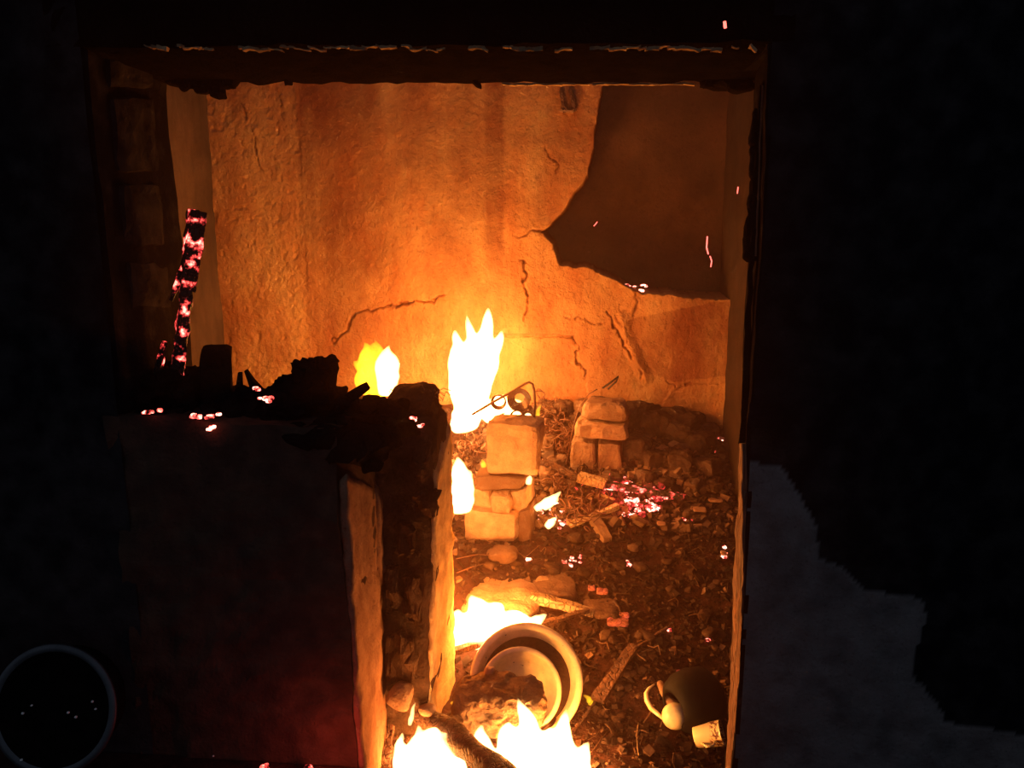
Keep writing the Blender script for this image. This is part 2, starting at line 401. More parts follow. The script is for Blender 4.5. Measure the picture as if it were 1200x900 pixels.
# ---- front wall: thick mud wall with the burnt opening
YN, YF = 2.20, 2.65
xlj = at(97, 60, YN).x                     # left jamb
xrj = at(900, 60, YN).x                    # right jamb
wf = bpy.data.objects.new('wall_front', None); COL.objects.link(wf); tag(wf, kind='structure')
zt_n = at(500, 57, YN).z; zt_f = at(500, 97, YF).z
def wall_block(name, c8, n, mat, amp=.012, freq=5, tint=.0, p=None, seed=0):
    b = MB(); b.add(*hexa(tri_map(c8), n, amp, freq, p, seed), tint); return b.build(name, mat, wf, smooth=False)
def c8(x0, x1, z0, z1, y0, y1): return [(x0,y0,z0),(x1,y0,z0),(x1,y0,z1),(x0,y0,z1),(x0,y1,z0),(x1,y1,z0),(x1,y1,z1),(x0,y1,z1)]
wall_block('wall_body', c8(-2.9, xlj, -.3, 3.1, YN+.02, YF), (24,50,8), M_OUT, .012, 5, .0)
# low wall under the sill (its broken end faces the doorway)
e = [at(424,905,YN), at(394,560,YN), at(400,500,YN), at(452,880,YF), at(443,560,YF), at(462,480,YF)]
zs_n = at(300, 490, YN).z
wall_block('low_wall', [(xlj-.05,YN,-.3), (e[0].x,YN,-.3), (e[1].x-.005,YN,zs_n-.03), (xlj-.05,YN,zs_n),
                         (xlj-.05,YF-.02,-.3), (e[3].x,YF-.02,-.3), (e[4].x,YF-.02,zs_n-.05), (xlj-.05,YF-.02,zs_n)], (40,40,14), M_MUDEND, .016, 7, .17, seed=3)
# unsooted broken end of the low wall: a skin of bare mud
b = MB()
b.add(*hexa(tri_map([(e[0].x-.02,YN+.005,-.3), (e[0].x+.008,YN+.004,-.3), at(405,556,YN+.01), at(396,566,YN+.01),
                     (e[3].x-.02,YF,-.3), (e[3].x+.010,YF,-.3), at(444,575,YF), at(430,560,YF)]), (3,46,12), .010, 16, None, 9), .95)
b.add(*hexa(tri_map([at(438,690,YF-.06), at(449,690,YF-.06), at(446,572,YF-.06), at(434,562,YF-.06), at(440,690,YF+.04), at(452,690,YF+.04), at(449,575,YF+.04), at(440,566,YF+.04)]), (3,16,4), .008, 20, 5, 4), .8)
b.add(*hexa(box_map(at(447,662,YF), (.045,.06,.06)), (5,5,5), .014, 24, 2.5, 5), .95)
b.build('broken_end', M_MUDEND, wf, smooth=True)
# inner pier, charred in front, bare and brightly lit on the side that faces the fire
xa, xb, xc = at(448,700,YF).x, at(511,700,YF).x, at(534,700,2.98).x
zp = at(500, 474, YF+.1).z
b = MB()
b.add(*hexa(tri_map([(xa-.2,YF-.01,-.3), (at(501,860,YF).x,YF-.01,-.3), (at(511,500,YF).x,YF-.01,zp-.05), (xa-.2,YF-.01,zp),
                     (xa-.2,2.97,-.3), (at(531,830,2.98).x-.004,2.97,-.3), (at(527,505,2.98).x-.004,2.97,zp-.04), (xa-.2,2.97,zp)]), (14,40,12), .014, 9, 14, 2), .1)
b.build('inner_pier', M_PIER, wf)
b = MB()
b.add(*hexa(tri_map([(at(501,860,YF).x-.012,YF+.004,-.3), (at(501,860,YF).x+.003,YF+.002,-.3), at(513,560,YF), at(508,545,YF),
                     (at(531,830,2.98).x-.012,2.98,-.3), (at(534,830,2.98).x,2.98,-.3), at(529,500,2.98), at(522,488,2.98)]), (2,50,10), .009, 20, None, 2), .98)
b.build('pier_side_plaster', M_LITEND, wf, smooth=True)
# lumps of crust on the low wall's corner
b = MB()
for (px, py, Y, sx, sy, sz, sd) in [(415,520,YN+.1,.20,.22,.10,1),(445,512,YN+.25,.12,.2,.09,2),(375,508,YN+.08,.2,.2,.07,3),(470,500,YF,.12,.16,.08,4),(432,545,YN+.05,.06,.08,.05,7)]:
    b.add(*hexa(box_map(at(px,py,Y), (sx,sy,sz)), (8,6,8), .028, 12, 3, sd), .25)
b.build('mud_crust', M_SOOT, wf)
b = MB()
for (px, py, Y, sx, sz, sd) in [(500,590,YF-.01,.08,.09,1),(476,630,YF-.02,.06,.12,2),(470,770,YF-.02,.10,.20,3),(495,540,YF-.01,.05,.11,4),(460,690,YF-.03,.04,.16,5),(484,700,YF-.01,.07,.18,6)]:
    b.add(*hexa(box_map(at(px,py,Y), (sx,.05,sz)), (7,4,8), .030, 26, 6, sd), .25)
b.build('flaked_mud', M_PIER, wf)
# lintel and the wall above it
wall_block('lintel', [(xlj-.1,YN,zt_n+.02), (xrj+.06,YN,zt_n), (xrj+.06,YN,3.1), (xlj-.1,YN,3.1),
                      (xlj-.1,YF,zt_f+.01), (xrj+.06,YF,zt_f-.012), (xrj+.06,YF,3.1), (xlj-.1,YF,3.1)], (64,20,12), M_LINTEL, .010, 12, .0, seed=8)
# ragged pale lips of plaster left along the lintel's two lower edges
b = MB(); px = 170
while px < 880:
    L = random.uniform(5, 22); th = random.uniform(.002, .009)
    if random.random() < .8:
        b.add(*hexa(beam_map(at(px,56+random.uniform(-2,3),YN-.004), at(px+L,56+random.uniform(-2,4),YN-.004), .014, th), (5,2,2), .006, 40, None, px), random.uniform(.35,.7))
    px += L*.9
px = 588
while px < 800:
    L = random.uniform(14, 34)
    b.add(*hexa(beam_map(at(px,98.5,YF+.012), at(px+L,98.5+random.uniform(-.5,.5),YF+.012), .02, .007), (5,2,2), .004, 40, None, px), .95)
    px += L*.92
b.build('plaster_lip', M_LITEND, wf)
b = MB()
for (px, py, sx, sz) in [(222,99,.07,.045),(240,102,.07,.055),(255,104,.045,.065),(208,97,.07,.03),(185,95,.06,.03),(270,98,.04,.04),(336,98,.012,.02),(560,100,.015,.014),(845,100,.12,.03),(868,104,.08,.03),(195,94,.05,.02)]:
    b.add(*hexa(box_map(at(px,py-2,YF-.02), (sx,.05,sz)), (6,4,5), .012, 26, 4, px), 0)
b.build('hanging_soot', M_SOOT, wf)
# right part of the wall: rough jamb following the photograph's slightly leaning edge
jr = [(846,960),(860,900),(873,700),(877,500),(886,400),(893,300),(897,180),(901,58)]
jn = [at(a, b_, YN) for a, b_ in jr]
fx = [at(a+d_, min(b_,880), YF).x for (a, b_), d_ in zip(jr, [4,-6,-11,-8,-15,-15,-15,-15])]
b = MB()
for k in range(len(jn)-1):
    p, q = jn[k], jn[k+1]; z0, z1 = p.z if k else -.3, q.z
    b.add(*hexa(tri_map([(p.x,YN+.012,z0),(1.9,YN+.012,z0),(1.9,YN+.012,z1),(q.x,YN+.012,z1),(fx[k],YF,z0),(1.9,YF,z0),(1.9,YF,z1),(fx[k+1],YF,z1)]), (10,8,4), .006, 8), .0)
b.add(*hexa(tri_map(c8(xrj, 1.9, jn[-1].z, 3.1, YN+.012, YF)), (10,8,4), .006, 8), .0)
b.build('wall_body', M_OUT, wf)
# outer plaster, right: grey patch still bare of soot at the bottom
xs = np.arange(.35, 1.75, .010); zs = np.arange(-.02, 3.1, .010); X, Z = np.meshgrid(xs, zs, indexing='ij')
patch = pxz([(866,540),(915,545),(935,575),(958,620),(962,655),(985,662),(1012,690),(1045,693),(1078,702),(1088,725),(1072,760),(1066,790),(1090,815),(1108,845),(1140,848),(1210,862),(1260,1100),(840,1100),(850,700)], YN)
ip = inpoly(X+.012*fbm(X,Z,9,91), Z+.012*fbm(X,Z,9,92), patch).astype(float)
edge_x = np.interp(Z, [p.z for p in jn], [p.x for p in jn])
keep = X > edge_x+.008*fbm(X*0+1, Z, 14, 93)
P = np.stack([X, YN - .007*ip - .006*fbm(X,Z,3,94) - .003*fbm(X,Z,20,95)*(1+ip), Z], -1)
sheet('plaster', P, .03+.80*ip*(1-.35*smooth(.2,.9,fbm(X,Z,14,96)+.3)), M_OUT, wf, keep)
# outer plaster, left
xs = np.arange(-2.4, xlj, .014); zs = np.arange(-.02, 3.1, .014); X, Z = np.meshgrid(xs, zs, indexing='ij')
P = np.stack([X, YN - .010*fbm(X,Z,3,98) - .003*fbm(X,Z,20,99), Z], -1)
sheet('plaster', P, .04+.10*fbm(X,Z,2.2,97)+.10*(1-smooth(.5,1.4,Z)), M_OUT, wf)
# mud bricks laid bare on the left jamb
for (x0, y0, x1, y1) in [(128,112,166,203),(134,214,176,290),(140,305,178,362),(118,66,160,104)]:
    A = [at(x0,y1,YN+.10), at(x1,y1,YN+.34), at(x1-2,y0,YN+.34), at(x0-2,y0,YN+.10)]
    for q in A: q.x = xlj+.012+.0*q.x
    B = [Vector((q.x-.08, q.y, q.z)) for q in A]
    b = MB(); b.add(*hexa(tri_map([A[0],A[1],A[2],A[3],B[0],B[1],B[2],B[3]]), (6,6,3), .010, 14, 9, x0), .07)
    b.build('brick', M_OUT, wf)
# scorched timber frame that still lines the right jamb
b = MB(); ws = [(872,905),(866,700),(869,600),(872,520)]
fr = [(849,930,858),(850,900,866),(855,800,871),(859,700,874),(864,600,874),(866,520,873)]
b = MB()
for k in range(len(fr)-1):
    (a0, y0, c0), (a1, y1, c1) = fr[k], fr[k+1]
    N_, F_ = YN+.02, YN+.16
    b.add(*hexa(tri_map([at(c0-4,y0,N_), at(c0+3,y0,N_), at(c1+3,y1,N_), at(c1-4,y1,N_), at(a0,y0,F_), at(a0+8,y0,F_), at(a1+8,y1,F_), at(a1,y1,F_)]), (3,12,5), .006, 22, None, 3), .5)
o = b.build('trim_1', M_FRAME); tag(o, kind='structure')
b = MB()
b.add(*hexa(tri_map([at(866,520,YN+.1), at(873,520,YN+.1), at(894,100,YN+.1), at(890,100,YN+.1), at(866,520,YN+.16), at(873,520,YN+.16), at(894,100,YN+.16), at(890,100,YN+.16)]), (2,40,2), .006, 16), .5)
for (py, w_) in [(150,8),(190,9),(230,10),(262,14),(285,18)]:
    b.add(*hexa(box_map(at(886-w_/4,py,YN+.14), (w_*.0028,.03,.10)), (3,8,3), .008, 26, 4, py), .1)
o = b.build('trim_2', M_SOOT); tag(o, kind='structure')
b = MB()
b.add(*hexa(tri_map([at(884.5,300,YN+.09), at(886.5,300,YN+.09), at(894.5,100,YN+.09), at(892.5,100,YN+.09), at(884.5,300,YN+.1), at(886.5,300,YN+.1), at(894.5,100,YN+.1), at(892.5,100,YN+.1)]), (1,30,1), .002, 16), .8)
o = b.build('trim_3', M_MUDEND); tag(o, kind='structure')

# ------------------------------------------------------------------ floor
xs = np.arange(-2.32, .90, .018); ys = np.arange(YN+.0, BACK+.45, .018)
H = np.array([[hgt(x, y) for y in ys] for x in xs]); X, Y = np.meshgrid(xs, ys, indexing='ij')
H = H+.008*fbm(X, Y, 22, 101)
P = np.stack([X, Y, H], -1); f = sheet('floor', P, X*0+.5, M_FLOOR); tag(f, kind='structure')
b = MB(); b.add(*hexa(tri_map(c8(-3.4,3.0,-.42,-.012,-1.0,YN-.01)), (20,2,12)), .5)
o = b.build('ground', M_FLOOR); tag(o, kind='structure')
b = MB(); b.add(*hexa(tri_map(c8(-3.4,3.0,-.50,-.33,YN-.01,5.8)), (6,1,6)), .5); tag(b.build('ground', M_FLOOR), kind='structure')

# ------------------------------------------------------------------ loose debris (uncountable): ash flakes, chips, straw
def scatter(name, mat, n, pick, smin, smax, label, cat, tints, parent=None, flat=.45):
    b = MB(); fs = [(0,1,2,3),(7,6,5,4),(0,4,5,1),(1,5,6,2),(2,6,7,3),(3,7,4,0)]
    for k in range(n):
        c = pick()
        if c is None: continue
        s = smin*(smax/smin)**(random.random()**1.8); R = Matrix.Rotation(random.uniform(0,6.3),3,'Z') @ Matrix.Rotation(random.gauss(0,.5),3,'X') @ Matrix.Rotation(random.gauss(0,.4),3,'Y')
        ln, fl_ = random.uniform(.5,1.6), flat*random.uniform(.5,1.5)
        vs = []
        for (x, y, z) in ((-1,-1,-1),(1,-1,-1),(1,1,-1),(-1,1,-1),(-1,-1,1),(1,-1,1),(1,1,1),(-1,1,1)):
            j = random.uniform(.55,1.1); vs.append(c+R@Vector((x*s*ln*j*random.uniform(.7,1), y*s*j, z*s*fl_*random.uniform(.7,1))))
        b.add(vs, fs, tints())
    o = b.build(name, mat); tag(o, label, cat, kind='stuff'); return o
def pick_floor():
    y = 2.3+2.5*random.random()**.9; x = random.uniform(-1.1, .84)
    if y < 3.0 and x < xb+.02: return None
    return Vector((x, y, hgt(x, y)+.004))
scatter('ash_debris', M_CHIP, 9000, pick_floor, .004, .022, 'dark layer of ash, char flakes and plaster crumbs covering the room floor', 'debris', lambda: random.choice([0,0,.0,.02,.04,.06,.08,.1,.14,.4]) )
def pick_back():
    x = random.uniform(-.75, .84); y = random.uniform(4.0, 4.8); return Vector((x, y, hgt(x, y)+.01))
scatter('rubble_chips', M_CHIP, 1600, pick_back, .010, .034, 'broken mud chips strewn over the rubble slope along the back wall', 'debris', lambda: random.choice([.08,.12,.2,.3,.45,.6]), flat=.7)
# fibres and twigs
b = MB()
for k in range(360):
    y = 2.5+2.2*random.random(); x = random.uniform(-.5, .82)
    if y < 3.0 and x < xb+.03: continue
    a = random.uniform(0, 6.3); L = random.uniform(.03, .11); z = hgt(x, y)
    bend = random.uniform(-.03,.03)
    pts = [Vector((x+math.cos(a)*L*t-math.sin(a)*bend*4*t*(1-t), y+math.sin(a)*L*t+math.cos(a)*bend*4*t*(1-t), z+.012+random.uniform(0,.03)*math.sin(3.1*t))) for t in (0,.33,.66,1)]
    b.add(*tube(pts, random.uniform(.0012,.0032), 4), random.choice([.05,.1,.12,.2,.45]))
o = b.build('charred_twigs', M_CHIP); tag(o, 'thin charred straw and twigs littering the ash on the floor', 'twigs', kind='stuff')

# ------------------------------------------------------------------ embers
b = MB()
for (px, n) in [(316,3),(360,4)]:
    for k in range(n):
        p = at(px+random.gauss(0,6), 903, YN-.06); p.z = random.uniform(0,.02); s = random.uniform(.006,.012)
        b.add(*hexa(box_map(p, (s*2.4,s*1.5,s*1.6)), (2,2,2), s*.4, 30, 3, k), 0)
o = b.build('step_embers', M_EMBER); tag(o, 'embers on the ground at the outer foot of the low wall', 'embers', kind='stuff')
fire_or_fill_light(at(395,915,YN-.12)+Vector((0,-.05,.05)), 1.3, .03, (1.0,.10,.06))  # added red glow for the low wall's front, its source unseen
def ember_patch(name, spots, label, mat=None, size=.012):
    b = MB()
    for (px, py, n, sx, sy) in spots:
        for k in range(n):
            p = fl(px+random.gauss(0, sx), py+random.gauss(0, sy), .012); s = random.uniform(.5,1.5)*size
            b.add(*hexa(box_map(p, (s*2.2, s*1.5, s*1.2), Matrix.Rotation(random.uniform(0,3),3,'Z')), (2,2,2), s*.5, 30, 3, k), 0)
    o = b.build(name, mat or M_EMBER); tag(o, label, 'embers', kind='stuff'); return o
ember_patch('ember_bed', [(705,566,12,9,2),(725,571,26,14,3),(745,577,14,12,3),(742,589,10,7,2),(755,596,12,9,3),(770,584,5,4,2),(735,602,4,5,2)], 'red-hot ember bed below the leaning brick pile at right centre', size=.017)
fire_or_fill_light(fl(730,580,.10), 1.0, .05, (1.0,.09,.06))
ember_patch('ember_bed', [(648,612,24,9,4),(640,590,14,12,5),(612,600,6,5,4)], 'white-hot ember bed just right of the tall adobe stack', M_EMBER)
ember_patch('ember_bed', [(672,655,7,6,3),(668,661,3,4,2),(735,663,6,5,2),(620,657,2,2,1),(812,609,5,5,2),(785,741,3,3,2),(830,747,4,3,3),(850,650,3,3,3),(735,660,3,3,2),(664,700,2,2,2)], 'scattered dying embers on the dark ash floor', M_EMBER, .009)
ember_patch('ember_bed', [(820,515,7,6,2),(843,515,4,4,2),(858,516,2,1,2),(838,530,2,2,2),(750,492,3,2,2),(727,465,6,8,2),(722,472,5,9,2)], 'small embers along the dark heap below the back right corner', M_EMBER, .011)
b = MB()
zsill = at(760, 338, BACK+.12)
for (px, py, n) in [(740,336,5),(752,334,4),(745,341,3),(727,333,3)]:
    for k in range(n):
        p = at(px+random.gauss(0,4), py+random.gauss(0,1), BACK+.14); s = random.uniform(.008,.016)
        b.add(*hexa(box_map(p, (s*2.4,s*1.5,s)), (2,2,2), s*.4, 30, 3, k), 0)
o = b.build('ledge_embers', M_EMBER); tag(o, 'pinkish embers resting on the broken ledge of the back wall', 'embers', kind='stuff')
b = MB()
for (px, py, Y, n) in [(174,484,YN-.02,6),(181,480,YN-.02,4),(230,488,YN-.02,8),(244,487,YN-.02,6),(247,500,YN-.02,2),(309,467,YN+.03,7),(298,455,YN+.03,2),(455,479,YF-.02,5),(486,492,YF-.02,6),(492,497,YF-.02,3)]:
    for k in range(n):
        p = at(px+random.gauss(0,4), py+random.gauss(0,1.5), Y); s = random.uniform(.004,.010)
        b.add(*hexa(box_map(p, (s*2.4,s*1.6,s*1.4)), (2,2,2), s*.4, 30, 3, k), 0)
o = b.build('sill_embers', M_EMBER); tag(o, 'small glowing embers along the top of the low mud wall', 'embers', kind='stuff')

# ------------------------------------------------------------------ rubble on the low wall
def lump(name, mat, c, size, label, cat, group=None, n=7, amp=None, freq=None, p=2.6, rot=0, seed=None, tint=.3, parent=None, tilt=0):
    m_ = max(size); b = MB(); R = Matrix.Rotation(rot,3,'Z') @ Matrix.Rotation(tilt,3,'Y')
    b.add(*hexa(box_map(c, size, R), (n,n,n), amp if amp is not None else m_*.14, freq or 1.1/m_, p, random.uniform(0,50) if seed is None else seed), tint)
    o = b.build(name, mat, parent)
    if parent is None: tag(o, label, cat, group)
    return o
zsl = zs_n-.03
# charred box-like block
t0 = at(235,470,YN+.2); t1 = at(272,470,YN+.2)
b = MB(); A = [at(234,474,YN+.14), at(271,474,YN+.14), at(271,408,YN+.14), at(234,408,YN+.14), at(238,470,YN+.26), at(272,470,YN+.26), at(272,404,YN+.26), at(240,401,YN+.26)]
b.add(*hexa(tri_map(A), (5,8,5), .005, 20, 14), .2); o = b.build('charred_block', M_SOOT); tag(o, 'upright square-cut charred block on the low wall, beside the glowing post', 'block')
for (px, py, Y, sx, sy, sz, lab, sd) in [
  (205,462,YN+.2,.18,.2,.12,'wide black heap of charred mud at the foot of the glowing post',1),
  (293,472,YN+.15,.10,.12,.08,'small dark lump right of the square charred block',5),
  (340,468,YN+.2,.15,.2,.11,'broad black clod at the base of the tallest lump on the sill',6),
  (370,446,YN+.2,.12,.12,.14,'tallest ragged black lump standing on the low wall',7),
  (432,482,YN+.3,.22,.2,.05,'flat dark crust at the right end of the low wall top',8)]:
    lump('mud_lump', M_SOOT, at(px,py,Y), (sx,sy,sz), lab, 'rubble', 'charred lumps on the low wall', n=14, seed=sd, p=4.5, amp=.030, freq=17)
lump('mud_lump', M_PIER, at(486,470,YF+.2), (.17,.2,.12), 'brown clod with singed fibres on top of the inner pier', 'rubble', 'charred lumps on the low wall', n=14, seed=9, p=3.2, amp=.022, freq=16)
def shard(p, w_, th, name, mat, label, cat, group=None, n=(6,3,3), amp=.004, t1=.3, parent=None, t0=1.0, bow=0, freq=20, up=(0,0,1), tint=.3, rnd=None):
    b = MB(); b.add(*hexa(beam_map(p[0], p[1], w_, th, t0, t1, bow, up), n, amp, freq, rnd), tint); o = b.build(name, mat, parent)
    if parent is None: tag(o, label, cat, group)
    return o
shard((at(310,472,YN+.2), at(288,434,YN+.2)), .05, .03, 'charred_shard', M_SOOT, 'black pointed shard leaning left on the sill', 'shard')
shard((at(280,478,YN+.16), at(281,436,YN+.16)), .035, .03, 'charred_shard', M_SOOT, 'short black spike beside the square block', 'shard')
shard((at(385,480,YN+.2), at(432,452,YN+.22)), .05, .04, 'charred_shard', M_SOOT, 'black plank end slanting up right of the tallest lump', 'shard', t1=.55)
b = MB(); zb = at(300,488,YN+.2).z
for k in range(190):
    px = random.choice([random.uniform(150,265), random.uniform(150,420), random.uniform(320,400)]); Y_ = YN+random.uniform(.05,.4)
    q = at(px, 470, Y_); hh = .05+.10*math.exp(-((px-205)/40)**2)+.11*math.exp(-((px-362)/30)**2)
    c_ = Vector((q.x, Y_, zb+random.uniform(-.01, hh))); s_ = random.uniform(.012,.038)
    R_ = Matrix.Rotation(random.uniform(0,6),3,'Z') @ Matrix.Rotation(random.uniform(-1.2,1.2),3,'X')
    b.add(*hexa(box_map(c_, (s_*random.uniform(1,2.4), s_, s_*random.uniform(.4,1.2)), R_), (2,2,2), s_*.35, 22, None, k), 0)
o = b.build('charred_bits', M_SOOT); tag(o, 'black charred bits heaped along the top of the low wall', 'debris', kind='stuff')
# fibres/wire ends on the pier clod
b = MB()
for k in range(16):
    p = at(470+random.random()*50, 462+random.random()*10, YF+.15); a = random.uniform(-1.2,1.2)
    b.add(*tube([p, p+Vector((.02*a,0,.02)), p+Vector((.035*a,.01,.03+.01*random.random())), p+Vector((.05*a+.01,.01,.022))], .0016, 5))
o = b.build('singed_fibres', M_WIRE); tag(o, 'curling singed fibres sticking up from the pier top', 'fibres', kind='stuff')
# glowing post
post = empty('glowing_post', at(200,450,YN+.22), 'leaning charred timber post glowing red at left of the opening', 'post')
shard((at(219,340,YN+.25), at(231,247,YN+.28)), .058, .05, 'upper_timber', M_EMBERPOST, None, None, n=(26,6,6), amp=.006, t0=.9, t1=1.0, parent=post, freq=30)
shard((at(206,450,YN+.22), at(222,318,YN+.25)), .042, .036, 'lower_timber', M_EMBERPOST, None, None, n=(26,5,5), amp=.008, t0=1.0, t1=.95, parent=post, freq=26)
shard((at(200,352,YN+.24), at(214,318,YN+.25)), .022, .02, 'charred_splinter', M_EMBERPOST, None, None, n=(8,3,3), amp=.005, t0=.6, t1=1, parent=post)
shard((at(183,445,YN+.2), at(193,400,YN+.2)), .022, .02, 'charred_splinter', M_EMBERPOST, None, None, n=(8,3,3), amp=.005, t0=1, t1=.6, parent=post)
shard((at(166,447,YN+.2), at(175,438,YN+.2)), .012, .01, 'charred_splinter', M_EMBERPOST, None, None, n=(4,2,2), amp=.003, t0=1, t1=.6, parent=post)

# ------------------------------------------------------------------ brick stacks
def brick(quad, Y, depth, label, seed, tint=.85, back=(0,0), name='mud_brick', group=None, mat=M_BRICK, amp=.007, rnd=12, yaw=0.0):
    """quad: bl, br, tr, tl in pixels at depth Y; yaw pushes the right edge back so the dark side shows"""
    A = [at(quad[0][0],quad[0][1],Y), at(quad[1][0],quad[1][1],Y+yaw), at(quad[2][0],quad[2][1],Y+yaw), at(quad[3][0],quad[3][1],Y)]
    d = Vector((back[0], depth, back[1]))
    B = [q+d for q in A]
    b = MB(); b.add(*hexa(tri_map(A+B), (9,8,6), amp, 14, rnd, seed), tint); o = b.build(name, mat); tag(o, label, 'brick', group); return o
g1 = 'mud bricks of the tall stack'
YS = 3.90
brick([(568,556),(628,560),(632,498),(569,494)], YS, .20, 'large square mud brick topping the tall stack under the wire springs', 1, .9, (.02,.0), group=g1, amp=.012, rnd=9)
brick([(549,577),(612,574),(614,560),(556,557)], YS-.02, .22, 'dark flat sooty slab wedged below the top brick of the stack', 2, .15, (.03,0), group=g1, amp=.01)
brick([(556,606),(578,608),(574,577),(551,573)], YS-.03, .18, 'leftmost broken brick in the third layer of the stack', 3, .95, (.02,0), group=g1, amp=.012)
brick([(576,608),(600,610),(597,582),(572,580)], YS-.07, .18, 'round-edged brick bat bulging from the middle of the stack', 4, .9, (.02,0), group=g1, amp=.012, rnd=5)
brick([(598,606),(618,602),(617,572),(597,578)], YS-.01, .2, 'rightmost broken brick in the third layer of the stack', 5, .7, (.03,0), group=g1, amp=.01)
brick([(542,634),(603,636),(605,604),(543,597)], YS-.08, .25, 'broad pale brick at the foot of the tall stack', 6, .95, (.07,0), group=g1)
brick([(606,652),(622,648),(622,596),(606,600)], YS-.04, .2, 'dark right side of the broad brick at the foot of the stack', 7, .12, (.02,0), group=g1)  # dark side face of the foot brick, built as its own block
lump('mud_lump', M_BRICK, fl(590,650,.02), (.16,.12,.07), 'sooty clod in front of the tall brick stack foot', 'rubble', tint=.2)
g2 = 'bricks of the leaning pile near the back wall'
YB = 4.42
brick([(668,556),(698,558),(698,519),(669,516)], YB, .2, 'cracked lower left brick of the leaning pile', 11, .55, (.02,0), group=g2)
brick([(699.5,558),(729,557),(728,521),(699.5,519)], YB, .2, 'cracked lower right brick of the leaning pile', 12, .5, (.02,0), group=g2)
brick([(672,512),(735,517),(734,498),(674,496)], YB-.01, .22, 'thin crumbling slab lying across the leaning pile', 13, .8, (.02,0), group=g2, amp=.012)
brick([(680,492),(738,497),(732,474),(684,472)], YB+.02, .2, 'half blackened brick on top of the leaning pile', 14, .55, (.02,0), group=g2, amp=.012, rnd=6)
brick([(664,572),(722,572),(726,558),(666,558)], YB-.08, .25, 'dark footing clod under the leaning pile', 15, .2, (0,0), group=g2, amp=.015, rnd=5)
# rubble boulders of the right heap
ordn = ['leftmost', 'second from left', 'third from left', 'fourth from left', 'fifth from left', 'sixth from left', 'seventh from left']
rows = [('dark mud clod in the top row of the right heap', 'dark clods of the right heap', True, [(742,457,24),(764,462,26),(786,472,30),(808,486,28),(830,500,24),(850,508,18)]),
        ('dark mud clod in the middle row of the right heap', 'dark clods of the right heap', True, [(742,490,32),(766,500,34),(792,510,34),(818,522,28),(846,530,20)]),
        ('dark mud clod in the bottom row of the right heap', 'dark clods of the right heap', True, [(745,528,30),(768,542,26),(796,545,30),(826,552,26),(850,560,16)]),
        ('small clod in the front edge of the right heap', 'dark clods of the right heap', True, [(722,565,16),(756,563,20),(782,568,16),(812,572,18),(836,572,14)]),
        ('firelit clod in the back row behind the coil springs', 'firelit clods of the middle heap', False, [(640,466,18),(660,464,20),(684,460,18),(704,460,20),(724,462,18)]),
        ('firelit clod in the row between tall stack and leaning pile', 'firelit clods of the middle heap', False, [(636,500,18),(640,522,20),(652,545,20),(642,560,20)])]
k = 0
for lab, grp, dark, items in rows:
    for j, (px, py, s) in enumerate(items):
        c = fl(px, py, 0); s_ = s*mpp(c); k += 1
        lump('rubble_chunk', M_CHIP, c+Vector((0,0,s_*.12)), (s_*1.2, s_, s_*.85), lab+', '+(ordn[j] if j < len(items)-1 else 'rightmost'), 'rubble', grp,
             n=7, tint=random.uniform(.06,.16) if dark else random.uniform(.25,.5), rot=k, p=5, amp=s_*.16, freq=1.8/s_)  # firelight painted in: the firelit rows get a lighter tint
# ------------------------------------------------------------------ things on the floor
g = 'loose sticks and splinters on the ash'
def floor_stick(a, b_, wpx, name, mat, label, cat='stick', up=.015, t0=1., t1=.7, n=(10,3,3), amp=.004, group=None, th=.7, ups=None, tint=.5):
    u0, u1 = ups or (up, up)
    p, q = fl(*a, u0), fl(*b_, u1); w_ = wpx*mpp((p+q)/2)
    return shard((p, q), w_, w_*th, name, mat, label, cat, group, n=n, amp=amp, t0=t0, t1=t1, tint=tint)
floor_stick((636,540),(690,566), 8, 'wooden_stick', M_CHARB, 'reddish charred stick running down right from the tall brick stack', ups=(.12,.09))
floor_stick((678,560),(710,568), 14, 'split_board', M_WOOD, 'short pale board end lying over the ember bed', 'board', ups=(.10,.10), t1=.9)
floor_stick((668,618),(724,594), 7, 'wooden_stick', M_WOOD, 'pale bare stick with knobbed end right of the small white flame', ups=(.02,.05), t0=.6, t1=1.2)
floor_stick((664,614),(700,604), 4, 'wooden_stick', M_WOOD, 'thin pale splinter lying beside the knobbed stick', ups=(.02,.03))
floor_stick((697,610),(712,634), 13, 'mud_shard', M_BRICK, 'finger-shaped reddish clay piece below the knobbed stick', 'clay piece', t1=.8)
floor_stick((705,580),(720,586), 4, 'wooden_stick', M_WOOD, 'tiny pale splinter amid the red ember bed', ups=(.05,.05))
floor_stick((690,566),(800,582), 10, 'smouldering_log', M_EMBERFEW, 'long thin log smouldering red along its lower edge', 'log', ups=(.09,.05), n=(24,4,4))
floor_stick((715,577),(860,592), 9, 'charred_log', M_CHAR, 'black pole lying behind the embers towards the right jamb', 'log', ups=(.0,.02), n=(16,4,4))
for (px, py, w1, h1, lab) in [(838,586,16,10,'upper tan flake of plaster near the right jamb'),(820,597,15,9,'lower tan flake of plaster near the right jamb'),(775,614,10,7,'small greenish tan chip below the ember bed'),(848,649,7,7,'tiny pale chip beside the right jamb'),(685,560,12,6,'dusty pale chip under the leaning pile')]:
    c = fl(px, py, .035); m_ = mpp(c); lump('plaster_flake', M_CHIP, c, (w1*m_, h1*m_*1.6, .012), lab, 'plaster', n=4, tint=.95, p=6, amp=.004)
